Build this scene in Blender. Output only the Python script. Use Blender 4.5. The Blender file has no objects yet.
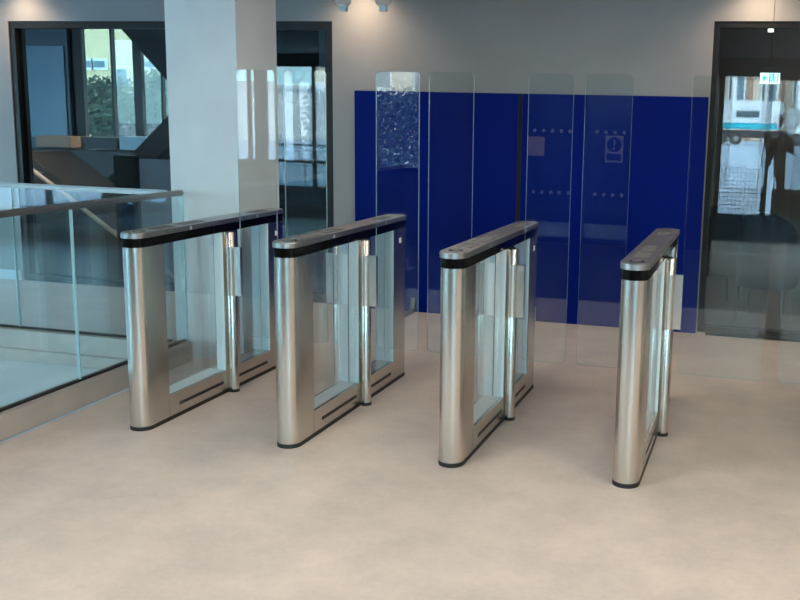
import bpy, bmesh, math, random
from mathutils import Vector, Matrix
C = bpy.context.scene.collection
S = bpy.context.scene
PI = math.pi
random.seed(7)

# ------------------------------------------------------------------ camera
F, PX, PY = 918.157, 524.651, 269.753
YAW, PIT, ROL, HC = 0.234698, 0.162368, -0.025396, 1.5976
def to_cam(v):
    x, y, z = v
    c, s = math.cos(YAW), math.sin(YAW); x, y = c*x+s*y, -s*x+c*y
    c, s = math.cos(PIT), math.sin(PIT); y, z = c*y-s*z, s*y+c*z
    c, s = math.cos(ROL), math.sin(ROL); x, z = c*x-s*z, s*x+c*z
    return (x, y, z)
ax = [to_cam(v) for v in ((1,0,0),(0,1,0),(0,0,1))]
right = Vector([a[0] for a in ax]); fwd = Vector([a[1] for a in ax]); up = Vector([a[2] for a in ax])
cd = bpy.data.cameras.new('camera'); cam = bpy.data.objects.new('camera', cd); C.objects.link(cam)
M4 = Matrix((( right.x, up.x, -fwd.x, 0), (right.y, up.y, -fwd.y, 0), (right.z, up.z, -fwd.z, HC), (0,0,0,1)))
cam.matrix_world = M4
cd.sensor_width = 36; cd.sensor_fit = 'HORIZONTAL'; cd.lens = F/800*36
cd.shift_x = (400-PX)/800; cd.shift_y = (PY-300)/800; cd.clip_start = 0.02; cd.clip_end = 400
S.camera = cam

# ------------------------------------------------------------------ world, sun, exposure
W = bpy.data.worlds.new('world'); S.world = W; W.use_nodes = True
wn = W.node_tree; wn.nodes.clear()
wo = wn.nodes.new('ShaderNodeOutputWorld'); wb = wn.nodes.new('ShaderNodeBackground')
tc = wn.nodes.new('ShaderNodeTexCoord'); sx = wn.nodes.new('ShaderNodeSeparateXYZ'); cr = wn.nodes.new('ShaderNodeValToRGB')
cr.color_ramp.elements[0].position = 0.0; cr.color_ramp.elements[0].color = (0.46, 0.85, 1.0, 1)
cr.color_ramp.elements[1].position = 0.6; cr.color_ramp.elements[1].color = (0.33, 0.66, 1.0, 1)
wn.links.new(tc.outputs['Generated'], sx.inputs[0]); wn.links.new(sx.outputs[2], cr.inputs[0])
wn.links.new(cr.outputs[0], wb.inputs[0]); wb.inputs[1].default_value = 13.0
wn.links.new(wb.outputs[0], wo.inputs[0])
sd = bpy.data.lights.new('sun', 'SUN'); sd.energy = 20; sd.angle = 0.01; sd.color = (1, .93, .8)
sun = bpy.data.objects.new('sun', sd); C.objects.link(sun)
sun.rotation_euler = Vector((-.45, -.75, -.62)).to_track_quat('-Z', 'Y').to_euler()

S.view_settings.view_transform = 'Standard'; S.view_settings.look = 'None'
S.view_settings.gamma = 1; S.view_settings.exposure = 0.05; S.view_settings.use_curve_mapping = False
cy = S.cycles
cy.max_bounces = 10; cy.diffuse_bounces = 4; cy.glossy_bounces = 5; cy.transmission_bounces = 6; cy.transparent_max_bounces = 32
cy.use_denoising = True; cy.sample_clamp_indirect = 6; cy.caustics_reflective = False; cy.caustics_refractive = False
def area(name, loc, d, sx_, sy_, power=None, col=(1,1,1), portal=False, spread=PI):
    l = bpy.data.lights.new(name, 'AREA'); l.shape = 'RECTANGLE'; l.size = sx_; l.size_y = sy_; l.spread = spread
    l.color = col
    if power: l.energy = power
    if portal: l.cycles.is_portal = True
    o = bpy.data.objects.new(name, l); C.objects.link(o); o.location = loc
    o.rotation_euler = Vector(d).to_track_quat('-Z', 'Y').to_euler(); return o
area('window_portal', (-6.8, -2.62, 1.32), (0, 1, 0), 5.3, 2.5, portal=True)
area('window_portal', (1.1, -2.62, 1.25), (0, 1, 0), 3.6, 2.4, portal=True)
area('window_portal', (-9.62, -.9, 1.35), (1, 0, 0), 2.4, 2.4, portal=True)
area('window_portal', (-9.62, 5.6, 1.35), (1, 0, 0), 2.4, 2.4, portal=True)
area('window_portal', (-8.7, 12.25, 1.97), (0, -1, 0), 2.6, 1.9, portal=True)

# ------------------------------------------------------------------ materials
MATS = {}
def mat(name, col, rough=.5, metal=0, noise=0, nscale=8, stretch=None, bump=0, emit=None, coat=0, spec=.5, col2=None, bscale=None):
    m = bpy.data.materials.new(name); m.use_nodes = True; MATS[name] = m
    nt = m.node_tree; b = nt.nodes['Principled BSDF']
    b.inputs['Base Color'].default_value = (*col, 1); b.inputs['Roughness'].default_value = rough
    b.inputs['Metallic'].default_value = metal; b.inputs['Specular IOR Level'].default_value = spec
    if coat: b.inputs['Coat Weight'].default_value = coat
    if emit:
        b.inputs['Emission Color'].default_value = (*emit[0], 1); b.inputs['Emission Strength'].default_value = emit[1]
    if noise or bump:
        t = nt.nodes.new('ShaderNodeTexCoord'); mp = nt.nodes.new('ShaderNodeMapping'); n = nt.nodes.new('ShaderNodeTexNoise')
        nt.links.new(t.outputs['Object'], mp.inputs[0]); nt.links.new(mp.outputs[0], n.inputs['Vector'])
        if stretch: mp.inputs['Scale'].default_value = stretch
        n.inputs['Scale'].default_value = nscale; n.inputs['Detail'].default_value = 6
        if noise:
            r = nt.nodes.new('ShaderNodeValToRGB')
            c2 = col2 or tuple(c*(1-noise) for c in col)
            r.color_ramp.elements[0].position = .32; r.color_ramp.elements[0].color = (*c2, 1)
            r.color_ramp.elements[1].position = .68; r.color_ramp.elements[1].color = (*col, 1)
            nt.links.new(n.outputs[0], r.inputs[0]); nt.links.new(r.outputs[0], b.inputs['Base Color'])
        if bump:
            bp = nt.nodes.new('ShaderNodeBump'); bp.inputs['Strength'].default_value = bump; bp.inputs['Distance'].default_value = .002
            nt.links.new(n.outputs[0], bp.inputs['Height']); nt.links.new(bp.outputs[0], b.inputs['Normal'])
    return m
def glass(name, tint=(.97, .985, .98), ior=1.52, rough=0.0):
    m = bpy.data.materials.new(name); m.use_nodes = True; MATS[name] = m
    nt = m.node_tree; nt.nodes.clear(); L = nt.links.new
    out = nt.nodes.new('ShaderNodeOutputMaterial'); mix = nt.nodes.new('ShaderNodeMixShader')
    tr = nt.nodes.new('ShaderNodeBsdfTransparent'); gl = nt.nodes.new('ShaderNodeBsdfGlossy')
    fr = nt.nodes.new('ShaderNodeFresnel'); ge = nt.nodes.new('ShaderNodeNewGeometry'); mx = nt.nodes.new('ShaderNodeMix')
    mx.data_type = 'FLOAT'; mx.inputs[2].default_value = ior; mx.inputs[3].default_value = 1/ior
    L(ge.outputs['Backfacing'], mx.inputs[0]); L(mx.outputs[0], fr.inputs[0])
    tr.inputs[0].default_value = (*tint, 1); gl.inputs['Roughness'].default_value = rough
    L(fr.outputs[0], mix.inputs[0]); L(tr.outputs[0], mix.inputs[1]); L(gl.outputs[0], mix.inputs[2]); L(mix.outputs[0], out.inputs[0])
    return m
# floor: mottled beige vinyl
def floor_mat():
    m = mat('beige_vinyl', (.6, .47, .37), .42)
    nt = m.node_tree; b = nt.nodes['Principled BSDF']; L = nt.links.new
    t = nt.nodes.new('ShaderNodeTexCoord')
    n1 = nt.nodes.new('ShaderNodeTexNoise'); n1.inputs['Scale'].default_value = 3.0; n1.inputs['Detail'].default_value = 10; n1.inputs['Roughness'].default_value = .68
    n2 = nt.nodes.new('ShaderNodeTexNoise'); n2.inputs['Scale'].default_value = 40; n2.inputs['Detail'].default_value = 4
    L(t.outputs['Object'], n1.inputs['Vector']); L(t.outputs['Object'], n2.inputs['Vector'])
    r = nt.nodes.new('ShaderNodeValToRGB'); r.color_ramp.elements[0].position = .3; r.color_ramp.elements[1].position = .72
    r.color_ramp.elements[0].color = (.50, .45, .41, 1); r.color_ramp.elements[1].color = (.69, .60, .525, 1)
    L(n1.outputs[0], r.inputs[0])
    mx = nt.nodes.new('ShaderNodeMix'); mx.data_type = 'RGBA'; mx.blend_type = 'OVERLAY'; mx.inputs[0].default_value = .10
    L(r.outputs[0], mx.inputs[6]); L(n2.outputs[0], mx.inputs[7]); L(mx.outputs[2], b.inputs['Base Color'])
    rr = nt.nodes.new('ShaderNodeMapRange'); rr.inputs[3].default_value = .34; rr.inputs[4].default_value = .5
    L(n1.outputs[0], rr.inputs[0]); L(rr.outputs[0], b.inputs['Roughness'])
    return m
floor_mat()
mat('wall_paint', (.305, .31, .31), .75, noise=.06, nscale=3, bump=.05)
mat('ceiling_paint', (.3, .3, .3), .9)
mat('dark_wall', (.06, .06, .06), .8)
mat('entrance_carpet', (.035, .04, .05), .95, noise=.4, nscale=120)
mat('steel', (.64, .595, .54), .27, 1, bump=.05, nscale=30, stretch=(14, 14, .4))
mat('steel_lid', (.42, .41, .40), .38, 1, bump=.08, nscale=60)
mat('liner', (.84, .95, .97), .3)
mat('rail_steel', (.33, .32, .31), .42, 1)
mat('kerb_clad', (.56, .50, .45), .4, .25, noise=.1, nscale=5)
mat('black_gloss', (.004, .004, .004), .12, spec=.2)
mat('black_rubber', (.012, .012, .012), .55)
mat('dark_frame', (.010, .010, .011), .45, spec=.3)
mat('alu_frame', (.30, .32, .33), .4, .6)
mat('blue_board', (.0, .0095, .165), .4, spec=.06, noise=.12, nscale=1.5)
mat('gap_black', (.004, .004, .004), .8)
mat('column_concrete', (.70, .77, .79), .7, noise=.07, nscale=4, bump=.06)
mat('pale_panel', (.80, .93, .96), .25)
mat('white_plastic', (.8, .8, .8), .4)
mat('clear_cyan', (.55, .85, .92), .15)
mat('pad_dark', (.05, .05, .055), .25)
mat('pad_grey', (.13, .13, .135), .6)
mat('lamp_warm', (1, .9, .75), .4, emit=((1, .78, .55), 14))
mat('panel_glow', (1, .9, .8), .5, emit=((1, .88, .75), 20))
mat('gate_fill_glow', (1, .9, .8), .5, emit=((1, .88, .75), 9))
mat('skirting', (.55, .62, .66), .5)
mat('stair_dark', (.014, .014, .016), .6)
mat('stair_brown', (.10, .085, .075), .6)
mat('wood_rail', (.95, .74, .58), .3)
mat('panel_blue', (.05, .085, .11), .5)
mat('panel_blue_light', (.17, .28, .36), .4)
mat('mid_grey', (.3, .31, .32), .6)
mat('cab_grey', (.33, .38, .45), .5)
mat('brown_box', (.26, .15, .10), .7)
mat('tile_brown', (.19, .165, .145), .4, noise=.15, nscale=3)
mat('chair_fabric', (.012, .025, .045), .7, noise=.2, nscale=60)
mat('chair_leg', (.25, .25, .25), .3, .9)
mat('facade_cream', (.78, .60, .34), .8, noise=.12, nscale=.6)
mat('facade_tan', (.58, .50, .40), .8, noise=.15, nscale=.4)
mat('facade_white', (.80, .80, .78), .8)
mat('facade_brick', (.38, .22, .16), .9, noise=.2, nscale=1)
mat('far_window', (.12, .18, .22), .2)
mat('pavement', (.46, .50, .55), .8, noise=.12, nscale=.8)
mat('bark', (.09, .07, .055), .9, noise=.3, nscale=12)
mat('leaf', (.05, .075, .045), .8, noise=.4, nscale=3)
mat('hedge_leaf', (.11, .17, .21), .9, noise=.25, nscale=2)
mat('lorry_white', (.82, .85, .87), .3)
mat('lorry_teal', (.0, .38, .48), .4)
mat('lorry_dark', (.03, .03, .035), .6)
mat('sign_white', (.8, .82, .82), .5)
mat('sign_cream', (.75, .68, .5), .6)
mat('sign_blue', (.02, .07, .25), .5)
mat('exit_teal', (.0, .42, .38), .4, emit=((.0, .55, .5), .8))
mat('exit_white', (.8, .95, .95), .4, emit=((.7, 1, 1), .9))
mat('frost', (.55, .66, .72), .5)
mat('skin', (.55, .36, .27), .5)
mat('jacket', (.045, .045, .035), .8, noise=.2, nscale=20)
mat('trousers', (.025, .028, .035), .8)
mat('hair', (.03, .02, .015), .6)
mat('phone_black', (.01, .01, .01), .2)
mat('lit_square', (1, 1, 1), .5, emit=((1, .97, .9), 4))
mat('glass_edge', (.45, .66, .67), .12, emit=None, coat=.5)
glass('clear_glass')
glass('wing_glass', (.95, .975, .975), 1.56)
glass('balustrade_glass', (.94, .975, .98))
glass('gate_glass', (.985, .995, .995))
glass('tinted_glass', (.62, .62, .60))
glass('door_tint', (.76, .79, .79))

# ------------------------------------------------------------------ helpers
def box(bm, x0, x1, y0, y1, z0, z1, bev=0):
    r = bmesh.ops.create_cube(bm, size=1)
    vs = r['verts']
    for v in vs:
        v.co = Vector(((x0+x1)/2+v.co.x*(x1-x0), (y0+y1)/2+v.co.y*(y1-y0), (z0+z1)/2+v.co.z*(z1-z0)))
    if bev:
        es = list({e for v in vs for e in v.link_edges})
        bmesh.ops.bevel(bm, geom=es, offset=bev, segments=2, affect='EDGES', clamp_overlap=True)
def prism(bm, pts, z0, z1, bev=0, axis='z'):
    def P(a, b, c):
        return (a, b, c) if axis == 'z' else ((a, c, b) if axis == 'y' else (c, a, b))
    lo = [bm.verts.new(P(a, b, z0)) for a, b in pts]; hi = [bm.verts.new(P(a, b, z1)) for a, b in pts]
    n = len(pts); f1 = bm.faces.new(lo[::-1]); f2 = bm.faces.new(hi); sides = []
    for i in range(n): sides.append(bm.faces.new((lo[i], lo[(i+1) % n], hi[(i+1) % n], hi[i])))
    if bev:
        bmesh.ops.bevel(bm, geom=list(f2.edges), offset=bev, segments=3, affect='EDGES')
    return f1, f2, sides
def tube(bm, pts, r, n=12, taper=None):
    rings = []
    for i, p in enumerate(pts):
        p = Vector(p); a = Vector(pts[max(i-1, 0)]); b = Vector(pts[min(i+1, len(pts)-1)])
        d = (b-a).normalized(); u = d.orthogonal().normalized() if i == 0 else (u-d*u.dot(d)).normalized(); w = d.cross(u)
        rr = r if taper is None else r+(taper-r)*i/(len(pts)-1)
        rings.append([bm.verts.new(p+(u*math.cos(2*PI*k/n)+w*math.sin(2*PI*k/n))*rr) for k in range(n)])
    for a, b in zip(rings, rings[1:]):
        for k in range(n): bm.faces.new((a[k], a[(k+1) % n], b[(k+1) % n], b[k]))
    bm.faces.new(rings[0][::-1]); bm.faces.new(rings[-1])
def lathe(bm, prof, cx, cy, n=24):
    rings = [[bm.verts.new((cx+r*math.cos(2*PI*k/n), cy+r*math.sin(2*PI*k/n), z)) for k in range(n)] for r, z in prof]
    for a, b in zip(rings, rings[1:]):
        for k in range(n): bm.faces.new((a[k], a[(k+1) % n], b[(k+1) % n], b[k]))
    bm.faces.new(rings[0][::-1]); bm.faces.new(rings[-1])
def obj(name, bm, m, parent=None, smooth=False, extra=None):
    bmesh.ops.recalc_face_normals(bm, faces=bm.faces)
    me = bpy.data.meshes.new(name); bm.to_mesh(me); bm.free()
    me.materials.append(MATS[m])
    for e in (extra or []): me.materials.append(MATS[e])
    if smooth:
        for p in me.polygons: p.use_smooth = True
        try: me.set_sharp_from_angle(angle=math.radians(35))
        except Exception: pass
    o = bpy.data.objects.new(name, me); C.objects.link(o)
    if parent is not None:
        o.parent = parent; o.matrix_parent_inverse = Matrix.Translation(-Vector(parent.location)) if parent.type == 'EMPTY' else Matrix()
    return o
def thing(name, label, cat, loc=(0,0,0), group=None):
    o = bpy.data.objects.new(name, None); C.objects.link(o); o.location = loc; o.empty_display_size = .1
    o['label'] = label; o['category'] = cat
    if group: o['group'] = group
    return o
def tag(o, label, cat, group=None, kind=None):
    o['label'] = label; o['category'] = cat
    if group: o['group'] = group
    if kind: o['kind'] = kind
    return o
def B(): return bmesh.new()
def struct(name, boxes, m, label=None, parent=None):
    bm = B()
    for b in boxes: box(bm, *b)
    o = obj(name, bm, m, parent)
    if parent is None: o['kind'] = 'structure'
    if label: o['label'] = label; 
    return o
def bx(name, m, parent, *b, bev=0):
    bm = B(); box(bm, *b, bev=bev); return obj(name, bm, m, parent)

# ------------------------------------------------------------------ setting
YB = 7.106; CZ = 2.75
struct('floor', [(-9.5, -3.4, 5.02, YB, -.3, 0), (-3.4, 4, 1.2, YB, -.3, 0), (-9.5, -3.4, -.0, .2, -.3, 0)], 'beige_vinyl', 'mottled beige vinyl floor of the lobby')
struct('floor', [(-9.5, 4, -2.5, -.0, -.3, 0), (-3.4, 4, 0, 1.2, -.3, 0)], 'entrance_carpet', 'dark entrance carpet before the gates')
struct('floor', [(-9.5, -3.4, .2, 5.02, -.3, -.08)], 'pale_panel', 'pale sunken floor panel inside the glass balustrades')
struct('ceiling', [(-9.5, 4, -2.5, YB, CZ, CZ+.3)], 'ceiling_paint', 'grey lobby ceiling')
wb_ = struct('wall_back', [(-9.5, -6.5, YB, YB+.2, 0, CZ), (-4.75, -4.35, YB, YB+.2, 0, 2.347), (-3.363, -.308, YB, YB+.2, 0, CZ),
    (2.1, 4, YB, YB+.2, 0, CZ), (-6.5, -3.363, YB, YB+.2, 2.347, CZ), (-.308, 2.1, YB, YB+.2, 2.347, CZ),
    (-9.5, -3.0, YB, YB+.2, -1.3, 0)], 'wall_paint', 'grey painted wall behind the gates')
struct('baseboard_back', [(-9.5, -6.52, YB-.015, YB, 0, .09)], 'skirting', 'pale grey skirting at the foot of the wall')
struct('wall_left', [(-9.7, -9.5, -2.5, -2.1, -.3, CZ), (-9.7, -9.5, .3, 4.4, -.3, CZ), (-9.7, -9.5, 6.8, YB+.2, -.3, CZ), (-9.7, -9.5, -2.1, .3, -.3, .15), (-9.7, -9.5, -2.1, .3, 2.55, CZ), (-9.7, -9.5, 4.4, 6.8, -.3, .15), (-9.7, -9.5, 4.4, 6.8, 2.55, CZ)], 'wall_paint')
struct('wall_right', [(4, 4.2, -2.5, YB+.2, 0, CZ)], 'wall_paint')
struct('wall_front', [(-4.15, -2.95, -2.7, -2.5, 0, CZ), (-1.25, -.7, -2.7, -2.5, 0, CZ), (-2.95, -1.25, -2.7, -2.5, 2.2, CZ),
    (-9.5, -4.15, -2.7, -2.5, 2.57, CZ), (-.7, 2.9, -2.7, -2.5, 2.45, CZ), (2.9, 4, -2.7, -2.5, 0, CZ), (-7.3, -4.15, -2.7, -2.5, -.3, .85), (-9.5, -7.3, -2.7, -2.5, -.3, .1)], 'dark_wall', 'dark entrance wall')
def window(name, x0, x1, z0, z1, y, muls, fw=.06, m='dark_frame', gm='clear_glass', label=None, depth=.08, transoms=()):
    bm = B()
    box(bm, x0, x1, y-depth/2, y+depth/2, z1-fw, z1); box(bm, x0, x1, y-depth/2, y+depth/2, z0, z0+fw)
    box(bm, x0, x0+fw, y-depth/2, y+depth/2, z0+fw, z1-fw); box(bm, x1-fw, x1, y-depth/2, y+depth/2, z0+fw, z1-fw)
    for q, w in muls: box(bm, q-w/2, q+w/2, y-depth/2, y+depth/2, z0+fw, z1-fw)
    for q, w in transoms: box(bm, x0+fw, x1-fw, y-depth/2+.01, y+depth/2-.01, q-w/2, q+w/2)
    o = obj(name, bm, m); o['kind'] = 'structure'
    if label: o['label'] = label
    bm = B(); box(bm, x0+fw, x1-fw, y-.006, y+.006, z0+fw, z1-fw)
    g = obj('pane', bm, gm, o); return o
window('window_1', -6.5, -4.75, 0.0, 2.347, YB+.05, [], .06, gm='door_tint', label='tall black framed interior glazing left of the column')
window('door_1', -4.35, -3.363, 0.0, 2.347, YB+.05, [], .07, gm='door_tint', label='black framed glazed door right of the column')
window('window_2', -.308, 2.1, 0.0, 2.347, YB+.05, [(.92, .08)], .045, gm='door_tint', label='black framed glazing right of the blue boards')
window('window_7', -9.5, -7.33, .1, 2.57, -2.6, [(-8.4, .06)], .06, label='full height street glazing')
window('window_3', -7.33, -4.15, .85, 2.57, -2.6, [(-6.68, .17), (-6.86, .03), (-5.5, .06)], .06, label='street glazing')
for nm, ya, yb in (('window_4', -2.1, .3), ('fill_window', 4.4, 6.8)):  # second window is added, unseen, to throw daylight on the back wall
    bm_lw = B()
    for y in (ya+.03, (ya+yb)/2, yb-.03): box(bm_lw, -9.64, -9.56, y-.03, y+.03, .15, 2.55)
    for z in (.18, 2.52): box(bm_lw, -9.64, -9.56, ya, yb, z-.03, z+.03)
    lw = obj(nm, bm_lw, 'dark_frame'); lw['kind'] = 'structure'
    bx('pane', 'clear_glass', lw, -9.606, -9.594, ya+.06, yb-.06, .21, 2.49)
d2 = window('door_2', -.7, 2.9, 0, 2.45, -2.6, [(-.49, .30), (.205, .07), (1.3, .12), (2.1, .07)], .07, label='black framed glass entrance doors', transoms=[(.28, .42)])
bm = B(); tube(bm, [(-.42, -2.47, .45), (-.42, -2.47, 2.3)], .02)
for z in (.6, 2.1): tube(bm, [(-.42, -2.47, z), (-.42, -2.56, z)], .012)
obj('door_handle', bm, 'rail_steel', d2)
bm = B()
for i in range(11): box(bm, -.33+i*.05, -.322+i*.05, -2.591, -2.588, .5, 1.08)
for i in range(12): box(bm, -.33, .17, -2.591, -2.588, .5+i*.05, .508+i*.05)
obj('manifestation_grid', bm, 'sign_white', d2)
# interior glazed double door in the entrance wall, seen mirrored in the gate wings
d3 = window('door_3', -2.95, -1.25, 0, 2.2, -2.6, [(-2.12, .14)], .08, m='panel_blue', gm='door_tint', label='glazed interior double door with safety dots')
bm = B()
for z in (1.46, .66):
    for i in range(14):
        x = -2.85+i*.117
        if abs(x+2.12) < .1: continue
        prism(bm, [(x+.025*math.cos(a*PI/5), z+.025*math.sin(a*PI/5)) for a in range(10)], -2.59, -2.588, axis='y')
obj('safety_dots', bm, 'white_plastic', d3)
bx('sign_plate', 'sign_cream', d3, -2.83, -2.6, -2.588, -2.583, 1.13, 1.38)
sp = bx('sign_plate', 'sign_white', d3, -1.80, -1.57, -2.588, -2.583, 1.08, 1.42)
bm = B(); prism(bm, [(-1.685+.095*math.cos(a*PI/12), 1.305+.095*math.sin(a*PI/12)) for a in range(24)], -2.583, -2.581, axis='y')
box(bm, -1.78, -1.59, -2.583, -2.581, 1.10, 1.19); obj('sign_disc', bm, 'sign_blue', sp)
bm = B(); box(bm, -1.695, -1.675, -2.581, -2.579, 1.29, 1.37); box(bm, -1.697, -1.673, -2.581, -2.579, 1.245, 1.27); obj('exclamation_mark', bm, 'sign_white', sp)
# low lit room behind that door
struct('wall_office', [(-4.0, -.75, -5.2, -5.0, 0, 2.6), (-4.15, -4.0, -5.2, -2.7, 0, 2.6), (-.75, -.7, -5.2, -2.7, 0, 2.6)], 'panel_blue')
struct('floor', [(-4.15, -.7, -5.2, -2.7, -.3, 0)], 'frost', 'office floor'); struct('ceiling', [(-4.15, -.7, -5.2, -2.7, 2.6, 2.8)], 'ceiling_paint', 'office ceiling')
area('office_fill', (-2.2, -4, 2.58), (0, 0, -1), 1.2, .3, 90, (.7, .9, 1))  # unseen lamp, added to brighten what the lower door panes show

# column
struct('column', [(-3.59, -3.1, 5.2, 5.7, 0, CZ)], 'column_concrete', 'square pale concrete column behind the leftmost gate')

# room beyond, left
struct('floor', [(-13, -.6, YB+.2, 12, -1.5, -1.3)], 'panel_blue', 'lower hall floor')
struct('ceiling', [(-13, -.6, YB+.2, 13.5, 3.0, 3.2)], 'dark_wall', 'dark ceiling of the room beyond the glazing')  # runs past the far wall as an added unseen overhang against the sun
struct('wall_far', [(-13, -9.95, 12, 12.2, -1.3, 3), (-9.95, -7.4, 12, 12.2, -1.3, 1.05), (-9.95, -7.4, 12, 12.2, 2.9, 3), (-7.4, -.6, 12, 12.2, -1.3, 3)], 'panel_blue')
pn = struct('trim_2', [(-10.75, -10.0, 11.97, 12, 1.15, 2.5)], 'panel_blue_light', 'blue wall panel left of the far window')
struct('trim_3', [(-10.2, -9.4, 11.97, 12, -.9, .95), (-9.35, -8.8, 11.97, 12, -.9, .95)], 'panel_blue_light', 'blue wall panels below the far window')
struct('wall_hall_left', [(-13.2, -13, YB, 12.2, -1.3, 3)], 'panel_blue'); struct('wall_hall_right', [(-.7, -.6, YB+.2, 12.2, -1.3, 3)], 'dark_wall')
window('window_5', -9.95, -7.4, 1.05, 2.9, 12.1, [(-9.85, .2), (-8.82, .14), (-8.42, .03), (-9.25, .03)], .05, gm='tinted_glass', label='far window onto the street')
# room beyond, right
struct('floor', [(-.6, 4, YB+.2, 11, -.3, 0)], 'tile_brown', 'brown tiled floor beyond the glazing')
struct('wall_room', [(-.6, 4, 11, 11.2, 0, 3), (4, 4.2, YB+.2, 11.2, 0, 3)], 'tile_brown'); struct('ceiling', [(-.6, 4, YB+.2, 11.2, 3, 3.2)], 'dark_wall', 'dark ceiling of the right room')

# blue hoarding boards
for i, (x0, x1, lb) in enumerate([(-3.14, -1.765, 'deep blue hoarding board behind the second gate, left of the dark gap'), (-1.735, -.316, 'deep blue hoarding board behind the rightmost gate, right of the dark gap')]):
    t = thing('hoarding_board', lb, 'board', ((x0+x1)/2, YB-.05, 0), 'blue hoarding boards')
    bx('board_panel', 'blue_board', t, x0, x1, YB-.07, YB-.03, .0, 1.794, bev=.003)
    if i == 0: bx('gap_strip', 'gap_black', t, x1, x1+.028, YB-.065, YB-.03, 0, 1.794)  # black strip stands in for the shade in the gap between the boards
    bm = B(); fx = x0+.12 if i else x0+.5
    prism(bm, [(YB-.07, 0), (YB-.30, 0), (YB-.30, .015), (YB-.1, .03), (YB-.07, .12)], fx, fx+.035, axis='x'); obj('stabiliser_foot', bm, 'chair_leg', t)

# ------------------------------------------------------------------ balustrades
def balustrade(label, p0, p1, joints, ext=None, out=None):
    p0 = Vector(p0); p1 = Vector(p1); d = (p1-p0).normalized(); n = Vector((-d.y, d.x)); Lg = (p1-p0).length
    t = thing('glass_balustrade', label, 'balustrade', (*p0, 0), 'glass balustrades round the sunken floor')
    def ob(a, b, w0, w1, z0, z1, name, m, bev=0):
        bm = B(); q = [p0+d*a+n*w0, p0+d*b+n*w0, p0+d*b+n*w1, p0+d*a+n*w1]
        prism(bm, [tuple(v) for v in q], z0, z1)
        if bev: bmesh.ops.bevel(bm, geom=list(bm.edges), offset=bev, segments=3, affect='EDGES')
        return obj(name, bm, m, t)
    ob(0, Lg, -.055, .055, .0 if True else 0, .125, 'kerb', 'kerb_clad')
    ob(0, Lg, -.012, .012, .125, .137, 'gasket', 'black_rubber')
    s = [0]+joints+[Lg]
    for a, b in zip(s, s[1:]):
        g = ob(a+.003, b-.003, -.0085, .0085, .137, 1.068, 'glass_panel', 'balustrade_glass')
        if b < Lg: 
            ob(b-.003, b+.003, -.0088, .0088, .137, 1.068, 'panel_joint', 'glass_edge')
    ob(-.02, Lg+.02, -.019, .019, 1.068, 1.102, 'handrail', 'rail_steel', .008)
    return t
balustrade('glass balustrade with steel handrail running towards the leftmost gate', (-3.475, .2), (-3.475, 5.12), [1.15, 2.65, 3.95])
balustrade('far glass balustrade running left from the column along the back of the sunken floor', (-3.55, 5.08), (-9.4, 5.08), [1.15, 2.6, 4.1])
balustrade('glass balustrade closing the near end of the sunken floor', (-3.55, .25), (-9.4, .25), [1.4, 2.8, 4.2])
bm = B(); box(bm, -3.488, -3.462, 5.128, 5.14, .02, 1.07)
o = obj('corner_trim', bm, 'glass_edge'); tag(o, 'pale vertical glass corner strip beside the column', 'trim')
o2 = struct('trim_1', [(-9.45, -3.53, 5.0, 5.024, -.079, -.001)], 'kerb_clad', 'steel edging below the far balustrade')

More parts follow.
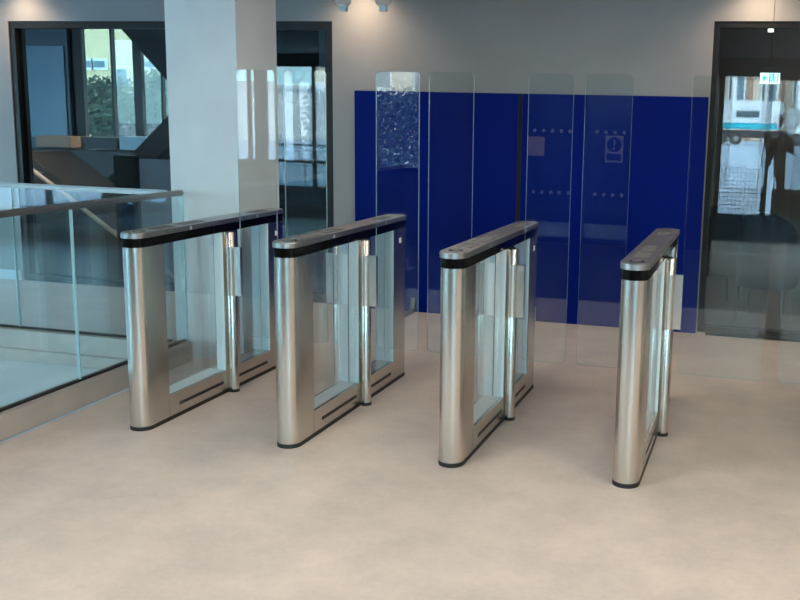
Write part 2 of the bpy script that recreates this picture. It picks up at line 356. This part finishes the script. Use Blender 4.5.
# ------------------------------------------------------------------ gates
Y0, L_, GW, YP = 3.85, 1.426, .119, 4.612
def outline(w, y0, y1, front=True, rear=True, n=12, off=0):
    r = w/2+off; y0 -= off; y1 += off; pts = []
    rc = r*.98
    if front: pts += [(r*math.cos(PI+PI*i/n), y0+rc+rc*math.sin(PI+PI*i/n)) for i in range(n+1)]
    else: pts += [(-r, y0), (r, y0)]
    if rear: pts += [(r*math.cos(PI*i/n), y1-rc*.9+rc*.9*math.sin(PI*i/n)) for i in range(n+1)]
    else: pts += [(r, y1), (-r, y1)]
    return pts
def gate(X, label, leftw, rightw):
    cx = X-GW/2
    t = thing('speed_gate', label, 'turnstile', (cx, Y0+L_/2, 0), 'speed gates in a row')
    def sh(p): return [(a+cx, b) for a, b in p]
    def P(name, pts, z0, z1, m, parent=None, bev=0, smooth=True):
        bm = B(); prism(bm, sh(pts), z0, z1, bev); return obj(name, bm, m, parent or t, smooth)
    P('skirt', outline(GW, Y0, Y0+L_, off=.002), 0, .02, 'black_rubber')
    P('front_panel', outline(GW, Y0, Y0+.2, rear=False), .021, .931, 'steel')
    rp = P('rear_panel', outline(GW, Y0+L_-.215, Y0+L_, front=False), .021, .931, 'steel')
    bx('bottom_rail', 'steel', t, cx-GW/2, cx+GW/2, 4.041, Y0+L_-.216, .021, .134)
    for s in (-1, 1):
        x = cx+s*GW/2
        for a, b in ((4.13, 4.54), (4.70, 5.02)):
            bx('vent_slot', 'black_rubber', t, x-.001, x+.001, a, b, .060, .077)
        for a, b in ((4.041, 4.565), (4.725, Y0+L_-.216)):
            bx('side_glass', 'gate_glass', t, x-s*.012-.003, x-s*.012+.003, a, b, .134, .931)
        if (s < 0 and not leftw) or (s > 0 and not rightw): continue
        bx('hinge_casing', 'steel', t, *(sorted((x-s*.001, x-s*.016))), 4.574, 4.724, .134, .931)
        bx('inner_plate', 'liner', t, *(sorted((cx+s*.0025, cx+s*(GW/2-.002)))), 4.568, 4.572, .134, .931)
        bx('seam', 'gap_black', t, *(sorted((cx, cx+s*.0025))), 4.569, 4.60, .134, .931)
    bx('inner_floor', 'liner', t, cx-.044, cx+.044, 4.041, 4.565, .134, .137)
    # inner bright end plates that face down the gate, with a dark seam between the halves
    yr = Y0+L_-.216
    bx('end_liner', 'liner', rp, cx-GW/2+.003, cx-.002, yr-.004, yr, .134, .931)
    bx('end_liner', 'liner', rp, cx+.002, cx+GW/2-.003, yr-.004, yr, .134, .931)
    bx('sticker', 'white_plastic', t, X, X+.0008, 5.14, 5.175, .845, .875)
    P('dark_band', outline(GW, Y0, Y0+L_, off=.001), .931, .977, 'black_gloss')
    lid = P('lid', outline(GW, Y0, Y0+L_, off=.006), .977, 1.003, 'steel_lid', bev=.004)
    bm = B()
    prism(bm, [(cx+.035*math.cos(a*PI/12), Y0+.085+.035*math.sin(a*PI/12)) for a in range(24)], 1.003, 1.0045)
    rd = obj('card_reader', bm, 'pad_dark', lid)
    bm = B(); prism(bm, [(cx+.021*math.cos(a*PI/12), Y0+.085+.021*math.sin(a*PI/12)) for a in range(24)], 1.0045, 1.0055)
    obj('reader_centre', bm, 'pad_grey', lid)
    for a, b, m in ((4.04, 4.20, 'pad_grey'), (4.26, 4.46, 'pad_grey'), (4.95, 5.12, 'pad_grey')):
        bx('display_pad', m, lid, cx-.036, cx+.036, a, b, 1.003, 1.0042, bev=.0004)
    for yy in (4.27, 4.93):
        bx('edge_clip', 'white_plastic', lid, X+.0055, X+.0075, yy-.006, yy+.006, .981, .997)
    for s, wg in ((-1, leftw), (1, rightw)):
        if not wg: continue
        xp = cx+s*(GW/2+.023)
        bm = B(); lathe(bm, [(.0285, .018), (.0285, .925), (.026, .929)], xp, YP, 28)
        box(bm, *sorted((xp, cx+s*GW/2)), YP-.008, YP+.03, .03, .9)
        box(bm, *sorted((xp, cx+s*(GW/2-.002))), YP-.02, YP+.045, .9, .929)
        post = obj('post', bm, 'steel', t, True)
        bm = B(); lathe(bm, [(.0305, .0), (.0305, .017), (.029, .018)], xp, YP, 28)
        box(bm, *sorted((xp, cx+s*GW/2)), YP-.022, YP+.032, .0, .02); obj('post_foot', bm, 'black_rubber', t, True)
        bm = B(); lathe(bm, [(.0298, .566), (.0298, .846)], xp, YP, 28); obj('hinge_sleeve', bm, 'steel', post, True)
        bx('glass_clamp', 'steel', post, *sorted((xp+s*.026, xp+s*.066)), YP-.0125, YP+.0125, .566, .846, bev=.001)
        a = cx+s*(GW/2+.086); b = cx+s*(GW/2+.086+wg); x0, x1 = min(a, b), max(a, b); r = .022; z0, z1 = .335, 1.826; pts = []
        for (ccx, ccz, st) in ((x1-r, z0+r, -PI/2), (x1-r, z1-r, 0), (x0+r, z1-r, PI/2), (x0+r, z0+r, PI)):
            pts += [(ccx+r*math.cos(st+k*PI/12), ccz+r*math.sin(st+k*PI/12)) for k in range(7)]
        bm = B(); f1, f2, sides = prism(bm, pts, YP-.005, YP+.005, axis='y')
        for f in sides: f.material_index = 1
        bmesh.ops.rotate(bm, cent=(xp, YP, 0), matrix=Matrix.Rotation(.0194, 3, 'Z'), verts=bm.verts)
        obj('glass_wing', bm, 'wing_glass', t, extra=['glass_edge'])
        # glass tab running through the clamp joins wing and post
    t.rotation_euler = (0, 0, -.0194)
    return t
XS = [-2.839, -2.0195, -1.191, -.372, .8275]
gate(XS[0], 'steel speed gate nearest the glass balustrade, leftmost of the row', 0, .230)
gate(XS[1], 'second steel speed gate from the left, in front of the blue board edge', .247, .242)
gate(XS[2], 'third steel speed gate from the left, before the dark gap in the blue boards', .243, .232)
gate(XS[3], 'steel speed gate seen nearly end on, with the wide glass wing on its right', .237, .416)
gate(XS[4], 'steel speed gate whose wide glass wing crosses the far right of the view', .416, 0)

# ------------------------------------------------------------------ ceiling fittings
def spot(loc, tgt, e, size, blend=1, col=(1, .72, .48), r=.04):
    l = bpy.data.lights.new('spot', 'SPOT'); l.energy = e; l.spot_size = size; l.spot_blend = blend; l.color = col; l.shadow_soft_size = r
    o = bpy.data.objects.new('spot', l); C.objects.link(o); o.location = loc
    o.rotation_euler = (Vector(tgt)-Vector(loc)).to_track_quat('-Z', 'Y').to_euler(); return o
def downlight(x, y, label, e, size, tgt=None, group='warm recessed downlights'):
    t = thing('downlight', label, 'ceiling light', (x, y, CZ), group)
    bm = B(); lathe(bm, [(.075, CZ-.012), (.075, CZ-.0005)], x, y); obj('trim_ring', bm, 'white_plastic', t, True)
    bm = B(); lathe(bm, [(.055, CZ-.016), (.055, CZ-.012)], x, y); obj('lens', bm, 'lamp_warm', t, True)
    spot((x, y, CZ-.03), tgt or (x, y, 0), e, size)
for x, w in ((-6.3, 'left end'), (-3.08, 'middle'), (.02, 'right end')):
    downlight(x, 6.87, 'recessed downlight washing the %s of the back wall' % w, 42, 2.3)
for x, y, w in ((-2.2, 2.2, 'nearest the sunken floor'), (1.4, 2.2, 'in the middle before the gates'), (3.0, 2.2, 'nearest the right wall'), (-2.2, -.9, 'over the carpet on the left'), (1.4, -.9, 'over the entrance doors'), (3.0, -.9, 'over the carpet on the right'), (-1.4, 4.7, 'added above the middle gates to brighten the floor'), (1.6, 4.7, 'added above the rightmost gates to brighten the floor')):
    t = thing('panel_light', 'warm rectangular ceiling panel light '+w, 'ceiling light', (x, y, CZ), 'warm ceiling panel lights')
    bx('frame', 'white_plastic', t, x-.32, x+.32, y-.62, y+.62, CZ-.03, CZ-.0005)
    bx('diffuser', 'panel_glow' if y < 4 else 'gate_fill_glow', t, x-.29, x+.29, y-.59, y+.59, CZ-.034, CZ-.03)  # the dimmer panels over the gates are added to lift the floor there
def fitting(x, y, z, label):
    t = thing('ceiling_sensor', label, 'ceiling fitting', (x, y, CZ), 'white ceiling fittings')
    bm = B(); lathe(bm, [(.02, CZ-.0), (.02, z+.05), (.052, z+.045), (.06, z+.02), (.045, z), (.02, z-.004)], x, y); obj('housing', bm, 'white_plastic', t, True)
    bx('clear_tag', 'clear_cyan', t, x-.022, x+.03, y-.02, y+.02, z-.045, z-.004)
def px_at(u, v, Y):
    X = (u-PX)/F; Z = (PY-v)/F; d = right*X+up*Z+fwd; k = Y/d.y; return d*k+Vector((0, 0, HC))
for u, v, lb in ((343, 5, 'left of two small white ceiling fittings above the glazed door'), (383, 5, 'right of two small white ceiling fittings above the blue board'), (678, -12, 'small white ceiling fitting above the right blue board')):
    p = px_at(u, v, 6.5); fitting(p.x, p.y, p.z, lb)

# ------------------------------------------------------------------ things beyond the glazing, left
st = thing('staircase', 'dark staircase rising beyond the left glazing behind the column', 'staircase', (-6.3, 9, -1.3))
def slab(name, pts, y0, y1, m, parent):
    bm = B(); prism(bm, pts, y0, y1, axis='y'); return obj(name, bm, m, parent)
slab('upper_flight', [(-6.8, 2.5), (-6.02, 1.72), (-4.9, 1.72), (-4.9, 2.95), (-7.25, 2.95)], 9, 10, 'stair_dark', st)
slab('lower_flight', [(-6.02, 1.715), (-7.4, .48), (-7.4, .2), (-6.0, 1.4), (-4.9, 1.4), (-4.9, 1.715)], 9, 10, 'stair_dark', st)
slab('support_wall', [(-5.9, -1.3), (-4.9, -1.3), (-4.9, 1.4), (-5.9, 1.4)], 9.1, 9.9, 'stair_dark', st)
s2 = thing('stair_flight', 'descending stair flight with pale wooden handrail seen through the left glazing', 'stairs', (-7.2, 8.2, -1.3))
slab('stringer', [(-9.5, 1.12), (-7.5, 1.12), (-4.6, -.745), (-4.6, -1.3), (-9.5, -1.3)], 8.3, 9.0 , 'stair_brown', s2)
def pz(u, v, Y): p = px_at(u, v, Y); return (p.x, p.y, p.z)
bm = B(); tube(bm, [(-9.4, 8.15, pz(22, 168, 8.15)[2]), pz(22, 168, 8.15), pz(31, 169, 8.15), pz(72, 200, 8.15), pz(113, 232, 8.15), (-5.6, 8.15, -.1)], .024)
for u, v in ((31, 169), (72, 200), (108, 228)):
    q = pz(u, v, 8.15); tube(bm, [(q[0], q[1], q[2]-.01), (q[0], 8.31, q[2]-.05)], .008)
obj('handrail', bm, 'wood_rail', s2, True)
def pbox(name, m, lb, cat, u0, v0, u1, v1, Y, dep, zb=None, group=None):
    a = px_at(u0, v0, Y); b = px_at(u1, v1, Y); bm = B()
    box(bm, min(a.x, b.x), max(a.x, b.x), Y, Y+dep, zb if zb is not None else b.z, a.z, bev=.004); o = obj(name, bm, m)
    return tag(o, lb, cat, group)
pbox('bench', 'stair_dark', 'long dark window bench below the far window', 'bench', 19, 148, 165, 150, 11.35, .6, -1.3)
pbox('storage_box', 'brown_box', 'brown box on the window bench beyond the left glazing', 'box', 35, 135.5, 71, 147, 11.42, .4, px_at(71, 148, 11.35).z)
pbox('storage_crate', 'stair_dark', 'dark crate on the window bench beneath the far window, next to the blue-grey crate', 'crate', 84, 137, 117, 147, 11.42, .4, px_at(71, 148, 11.35).z+.001)
pbox('storage_crate', 'panel_blue_light', 'blue-grey crate on the window bench beside the dark stair', 'crate', 119, 136.5, 146, 147, 11.42, .4, px_at(71, 148, 11.35).z+.001)
pbox('display_screen', 'black_gloss', 'black display screen beyond the glazing left of the column', 'screen', 113, 155, 138, 203, 8.06, .05, -1.3)
pbox('cupboard', 'cab_grey', 'blue-grey cupboard beyond the glazing beside the column', 'cupboard', 138, 159, 178, 200, 8.2, .07, -1.3)
pbox('reception_counter', 'stair_dark', 'dark counter seen through the glazed door right of the column', 'counter', 282, 150, 326, 178, 8.4, .5, -1.3)
# right room: two tub chairs, sign, ceiling lamp
def tub_chair(x, y, rz, label, k=.8):
    t = thing('tub_chair', label, 'chair', (x, y, 0), 'tub chairs beyond the glazing')
    def T(bm):
        for v in bm.verts: v.co.x *= k; v.co.y *= k
        bmesh.ops.rotate(bm, cent=(0,0,0), matrix=Matrix.Rotation(rz, 3, 'Z'), verts=bm.verts); bmesh.ops.translate(bm, vec=(x, y, 0), verts=bm.verts); return bm
    bm = B(); n = 18; prof = [(-.30, .34), (-.30, .0)]
    outer = []; inner = []
    for i in range(n+1):
        a = PI*i/n; outer.append((.29*math.cos(a), .05+.27*math.sin(a))); inner.append((.235*math.cos(a), .05+.215*math.sin(a)))
    outer = [(.29, -.22)]+outer+[(-.29, -.22)]; inner = [(.235, -.22)]+inner+[(-.235, -.22)]
    N = len(outer); hs = [.62+.30*max(0, math.sin(PI*i/(N-1)))**.7 for i in range(N)]
    vo = [bm.verts.new((p[0], p[1], .30)) for p in outer]; vi = [bm.verts.new((p[0], p[1], .30)) for p in inner]
    to = [bm.verts.new((p[0]*1.05, p[1]*1.05, h)) for p, h in zip(outer, hs)]; ti = [bm.verts.new((p[0]*1.05, p[1]*1.05, h)) for p, h in zip(inner, hs)]
    for i in range(N-1):
        bm.faces.new((vo[i], vo[i+1], to[i+1], to[i])); bm.faces.new((vi[i+1], vi[i], ti[i], ti[i+1])); bm.faces.new((to[i], to[i+1], ti[i+1], ti[i])); bm.faces.new((vo[i+1], vo[i], vi[i], vi[i+1]))
    for i in (0, N-1): bm.faces.new((vo[i], to[i], ti[i], vi[i]))
    obj('backrest', T(bm), 'chair_fabric', t, True)
    bm = B(); box(bm, -.23, .23, -.25, .22, .31, .44, bev=.03); obj('seat', T(bm), 'chair_fabric', t, True)
    for sx_ in (-1, 1):
        for sy_ in (-1, 1):
            bm = B(); tube(bm, [(sx_*.2, sy_*.18, .31), (sx_*.24, sy_*.22, 0.0)], .014, 10, .01); obj('leg', T(bm), 'chair_leg', t, True)
tub_chair(.20, 7.72, PI*.92, 'dark blue tub chair beyond the right glazing, the one nearer the far right')
tub_chair(-.24, 8.27, PI*1.1, 'dark blue tub chair beyond the glazing, close to the blue board edge')
es = thing('exit_sign', 'small hanging running man emergency exit sign above the right glazing', 'sign', (.1, 7.0, 1.97))
a = px_at(760.5, 72.5, 7.0); b = px_at(779.5, 84, 7.0)
bx('housing', 'dark_frame', es, a.x-.005, b.x+.005, 6.99, 7.03, a.z-.002, a.z+.035); bx('sign_face', 'exit_white', es, a.x, b.x, 7.0, 7.02, b.z, a.z-.002)
w = b.x-a.x; h = a.z-b.z
bm = B(); zc = b.z
box(bm, a.x+w*.46, a.x+w*.53, 6.997, 7.0, zc+h*.08, zc+h*.9)                                   # door edge
box(bm, a.x+w*.62, a.x+w*.69, 6.997, 7.0, zc+h*.35, zc+h*.72)                                  # body of the running man
prism(bm, [(a.x+w*.66+.009*math.cos(k*PI/5), zc+h*.82+.009*math.sin(k*PI/5)) for k in range(10)], 6.997, 7.0, axis='y')
box(bm, a.x+w*.56, a.x+w*.64, 6.997, 7.0, zc+h*.22, zc+h*.36); box(bm, a.x+w*.68, a.x+w*.74, 6.997, 7.0, zc+h*.12, zc+h*.40); box(bm, a.x+w*.69, a.x+w*.78, 6.997, 7.0, zc+h*.52, zc+h*.6)
prism(bm, [(a.x+w*.10, zc+h*.5), (a.x+w*.24, zc+h*.85), (a.x+w*.24, zc+h*.62), (a.x+w*.40, zc+h*.62), (a.x+w*.40, zc+h*.38), (a.x+w*.24, zc+h*.38), (a.x+w*.24, zc+h*.15)], 6.997, 7.0, axis='y')
box(bm, a.x+w*.86, a.x+w*.92, 6.997, 7.0, zc+h*.1, zc+h*.9)
obj('pictogram', bm, 'exit_teal', es)
bm = B(); tube(bm, [((a.x+b.x)/2, 7.01, a.z+.03), ((a.x+b.x)/2, 7.01, CZ)], .002, 8); obj('hanger', bm, 'dark_frame', es)
q = px_at(771, 28.5, 7.7); bm = B(); box(bm, q.x-.022, q.x+.022, 7.7, 7.73, q.z-.025, q.z+.025); o = obj('square_lamp', bm, 'lit_square'); tag(o, 'small square lit lamp in the dark room above the exit sign', 'lamp')
bm = B(); box(bm, q.x-.006, q.x+.006, 7.71, 7.72, q.z+.025, 3.0); obj('hanger', bm, 'dark_frame', o)
# low glass screen in front of the right glazing
gs = thing('glass_screen', 'low frameless glass screen standing before the right glazing', 'glass screen', (.6, 7.02, 0))
bx('glass_panel', 'clear_glass', gs, -.24, 1.9, 7.02, 7.032, .02, 1.1); bx('base_channel', 'dark_frame', gs, -.24, 1.9, 7.01, 7.04, 0, .02)
spot((-7.7, 7.75, 2.95), (-6.9, 8.15, .5), 170, 1.1, 1, (1, .78, .55))  # unseen warm spot, added to light the stair handrail
area('room_light', (1.2, 9.3, 2.98), (0, 0, -1), .9, .9, 22, (1, .85, .7))

# ------------------------------------------------------------------ outdoors
o = struct('ground', [(-70, 60, -110, -2.7, -.35, -.02)], 'pavement', 'pale pavement outside the entrance')
o = struct('ground', [(-80, 30, 13.5, 70, -1.6, -1.4)], 'pavement', 'ground outside the far window')
o = struct('ground', [(-70, -9.7, -2.7, 13.5, -.6, -.4)], 'pavement', 'pavement left of the lobby')
def building(label, x0, x1, y0, y1, z0, z1, m, face, wins, pil=(), pm='facade_white'):
    t = thing('building', label, 'building', ((x0+x1)/2, (y0+y1)/2, z0), 'buildings outside')
    bx('wall', m, t, x0, x1, y0, y1, z0, z1); bx('roof', 'facade_white', t, x0-.3, x1+.3, y0-.3, y1+.3, z1, z1+.3)
    yf = y1 if face > 0 else y0
    for (a, b, c, d) in wins:
        f = bx('window', 'facade_white', t, a-.12, b+.12, *sorted((yf, yf+face*.08)), c-.12, d+.12)
        bx('pane', 'far_window', f, a, b, *sorted((yf+face*.08, yf+face*.1)), c, d)
    for (a, b, mm) in pil: bx('pilaster', mm, t, a, b, *sorted((yf, yf+face*.3)), z0, z1)
# beyond the far window (pixel-measured on the facade at its real distance)
YF = 38.0
a = px_at(60, 10, YF); b = px_at(190, 150, YF)
w = []
for (u0, v0, u1, v1) in ((81.5, 61, 92, 67.5), (94.5, 61, 106, 67.5), (118, 69, 128, 84), (141, 61, 155, 67), (30, 61, 45, 68)):
    p = px_at(u0, v0, YF); q = px_at(u1, v1, YF); w.append((p.x, q.x, q.z, p.z))
building('yellowish office building beyond the far window', a.x-8, b.x+12, YF, YF+8, -1.4, 9, 'facade_cream', -1, w)
p = px_at(105, 92, 33); q = px_at(165, 100, 33)
o = bx('boundary_wall', 'facade_brick', None, p.x, q.x+6, 33, 33.3, -1.4, p.z); tag(o, 'low red-brown boundary wall outside the far window', 'wall')
building('tan street facade with white pilasters behind the lorry', -14, 16, -95, -86, 0, 14, 'facade_tan', 1,
    [(-5.5+i*3.2, -4.1+i*3.2, 4, 6.5) for i in range(6)], [(-6.9+i*1.6, -6.4+i*1.6, 'facade_white' if i % 2 else 'facade_brick') for i in range(9)])
building('bright white building across the street', -34, -23.5, -48, -40, 0, 3.1, 'facade_white', 1,
    [(-33+i*1.8, -32+i*1.8, 1.2, 2.4) for i in range(1)])
building('cream terrace across the street', -32, -16, -60, -50, 0, 9, 'facade_tan', 1, [(-31+i*3, -29.8+i*3, 3.4, 5.2) for i in range(5)])
# lorry
lo = thing('lorry', 'white lorry with teal stripe parked across the street', 'lorry', (.2, -66, 0))
bx('cargo_body', 'lorry_white', lo, -3.4, 2.6, -67.3, -65, 1.25, 3.5, bev=.08); bx('side_stripe', 'lorry_teal', lo, -3.3, 2.0, -65, -64.97, 1.3, 1.75)
bx('cab', 'lorry_white', lo, 2.8, 4.8, -67.2, -65.1, .8, 3.0, bev=.2); bx('chassis', 'lorry_dark', lo, -3.2, 4.6, -67, -65.3, .6, 1.15)
bx('logo', 'panel_blue', lo, -1.2, .6, -65, -64.96, 2.2, 2.7)
for x in (-2.3, -1.1, 3.7):
    bm = B(); tube(bm, [(x, -65.5, .5), (x, -65.0, .5)], .5, 20); wh = obj('wheel', bm, 'lorry_dark', lo)
    bm = B(); tube(bm, [(x, -65.0, .5), (x, -64.95, .5)], .22, 16); obj('hub', bm, 'rail_steel', wh)
def tree(x, y, z0, h, spread, label, leaves=900, lm='leaf', ls=.16, seed=1):
    rnd = random.Random(seed); t = thing('tree', label, 'tree', (x, y, z0), 'trees outside')
    bm = B(); tips = []
    def br(p, d, ln, r, k):
        q = p+d*ln*.5+Vector((rnd.uniform(-.05, .05), rnd.uniform(-.05, .05), 0))*ln; e = q+(d+Vector((0, 0, .12))).normalized()*ln*.5
        tube(bm, [p, q, e], r, 6, r*.6); tips.append((e, k))
        if k < 4:
            for _ in range(3):
                nd = (d+Vector((rnd.uniform(-1, 1), rnd.uniform(-1, 1), rnd.uniform(-.2, .7)))*spread).normalized(); br(e, nd, ln*rnd.uniform(.6, .78), r*.58, k+1)
    br(Vector((x, y, z0)), Vector((0, 0, 1)), h*.32, h*.02, 0)
    obj('trunk', bm, 'bark', t)
    bm = B(); tp = [e for e, k in tips if k > 1]
    for _ in range(leaves):
        c = rnd.choice(tp)+Vector((rnd.gauss(0, 1), rnd.gauss(0, 1), rnd.gauss(0, 1)))*h*.045
        u = Vector((rnd.uniform(-1, 1), rnd.uniform(-1, 1), rnd.uniform(-1, 1))).normalized()*ls; v = u.orthogonal().normalized()*ls*.6
        bm.faces.new([bm.verts.new(c+k) for k in (u, v, -u, -v)])
    obj('foliage', bm, lm, t)
tree(-14.6, -19, 0, 8, .75, 'sparse tree outside the street glazing', 700, seed=3)
tree(-10.0, -25, 0, 6.5, .7, 'sparse tree behind the dark hedge', 500, seed=5)
tree(-26, -30, 0, 8, .75, 'sparse tree in front of the white building', 700, seed=8)
for i, (u, Y, h, s) in enumerate(((92, 29, 4.6, .7), (112, 20, 3.6, .7), (150, 24, 4.0, .7), (168, 31, 5.0, .7))):
    p = px_at(u, 100, Y); tree(p.x, Y, -1.4, h, s, ['bushy tree outside the far window, left one', 'bushy tree outside the far window, lowest one', 'bushy tree outside the far window, near the mullion', 'bushy tree outside the far window, beside the column'][i], 900, ls=.09, seed=20+i)
t = thing('hedge', 'tall dark hedge outside the street glazing', 'hedge', (-10.5, -17, 0)); bm = B()
rnd = random.Random(4)
for _ in range(9000):
    c = Vector((rnd.uniform(-13.2, -8.4), rnd.uniform(-18, -16.4), rnd.uniform(.02, 1)**.8*2.25+rnd.gauss(0, .08)))
    u = Vector((rnd.uniform(-1, 1), rnd.uniform(-1, 1), rnd.uniform(-1, 1))).normalized()*.08; v = u.orthogonal().normalized()*.055
    bm.faces.new([bm.verts.new(c+k) for k in (u, v, -u, -v)])
f = obj('foliage', bm, 'hedge_leaf', t); 
bm = B()
for i in range(12): x = -13+i*.4; tube(bm, [(x, -17.2, 0), (x+.05, -17.2, 1.9)], .05, 6, .03)
obj('stems', bm, 'bark', t)
t = thing('lamp_post', 'thin street lamp post outside the glazing', 'lamp post', (-11.6, -14, 0))
bm = B(); tube(bm, [(-11.6, -14, 0), (-11.6, -14, 5)], .09, 10, .06); obj('pole', bm, 'dark_frame', t); bm = B(); box(bm, -11.9, -11.3, -14.15, -13.85, 5, 5.1); obj('lamp_head', bm, 'dark_frame', t)

# ------------------------------------------------------------------ the person taking the picture (mirrored faintly in the wide wings)
pr = thing('person', 'person in a dark jacket holding up a phone, mirrored in the wide glass wing', 'person', (.40, -.28, 0))
def skin(name, verts, edges, m, parent, sub=2):
    me = bpy.data.meshes.new(name); me.from_pydata([v[:3] for v in verts], edges, []); o = bpy.data.objects.new(name, me); C.objects.link(o)
    mo = o.modifiers.new('skin', 'SKIN'); mo.use_smooth_shade = True
    for i, v in enumerate(verts): 
        me.skin_vertices[0].data[i].radius = (v[3], v[4] if len(v) > 4 else v[3]*.8)
    me.skin_vertices[0].data[0].use_root = True
    s = o.modifiers.new('sub', 'SUBSURF'); s.levels = sub; s.render_levels = sub
    me.materials.append(MATS[m]); o.parent = parent; o.matrix_parent_inverse = Matrix.Translation(-Vector(parent.location)); return o
px_, py_ = .40, -.28
V = [(px_, py_, .98, .15, .11), (px_, py_, 1.18, .13, .10), (px_, py_, 1.36, .16, .11), (px_, py_, 1.47, .06, .06), (px_, py_+.01, 1.55, .055, .055),
     (px_-.17, py_, 1.42, .06), (px_-.24, py_+.08, 1.18, .048), (px_-.24, py_+.22, 1.40, .036), (px_+.17, py_, 1.42, .06), (px_+.24, py_+.09, 1.19, .048), (px_-.02, py_+.23, 1.40, .036),
     (px_-.09, py_, .90, .10), (px_-.10, py_+.02, .50, .068), (px_-.11, py_, .10, .045), (px_-.12, py_+.13, .04, .04),
     (px_+.09, py_, .90, .10), (px_+.10, py_+.02, .50, .068), (px_+.11, py_, .10, .045), (px_+.12, py_+.13, .04, .04)]
E_ = [(0,1),(1,2),(2,3),(3,4),(2,5),(5,6),(6,7),(2,8),(8,9),(9,10),(0,11),(11,12),(12,13),(13,14),(0,15),(15,16),(16,17),(17,18)]
skin('body', V, E_, 'jacket', pr)
bm = B(); bmesh.ops.create_uvsphere(bm, u_segments=24, v_segments=16, radius=1)
for v in bm.verts:
    x, y, z = v.co; f = 1-.18*max(0, -z)
    v.co = Vector((px_+x*.074*f, py_+.01+y*.092*f+(.012 if (abs(x) < .18 and y > .8 and -.3 < z < .1) else 0), 1.655+z*.115))
obj('head', bm, 'skin', pr, True)
bm = B(); bmesh.ops.create_uvsphere(bm, u_segments=24, v_segments=16, radius=1)
bmesh.ops.delete(bm, geom=[v for v in bm.verts if v.co.z < -.15 or (v.co.y > .55 and v.co.z < .5)], context='VERTS')
for v in bm.verts: v.co = Vector((px_+v.co.x*.081, py_-.002+v.co.y*.098, 1.662+v.co.z*.12))
obj('hair', bm, 'hair', pr, True)
for hx, s in ((px_-.235, 1), (px_-.03, -1)):
    hz = 1.44; hy = py_+.235
    Vh = [(hx, hy-.03, hz-.06, .024, .018), (hx, hy, hz-.02, .03, .016)]; Eh = [(0, 1)]
    for k in range(4):
        b0 = len(Vh); zz = hz-.03+k*.022
        Vh += [(hx+s*.02, hy+.012, zz, .009), (hx+s*.045, hy+.02, zz+.004, .008), (hx+s*(.066-.004*abs(k-1.5)), hy+.012, zz+.006, .007)]; Eh += [(1, b0), (b0, b0+1), (b0+1, b0+2)]
    b0 = len(Vh); Vh += [(hx+s*.02, hy-.012, hz-.0, .010), (hx+s*.045, hy-.012, hz+.012, .009)]; Eh += [(1, b0), (b0, b0+1)]
    skin('hand', Vh, Eh, 'skin', pr, 1)
ph = thing('phone', 'black phone held up by the person', 'phone', (px_-.13, -.03, 1.44))
bx('phone_body', 'phone_black', ph, px_-.21, px_-.055, -.045, -.037, 1.40, 1.475, bev=.003)
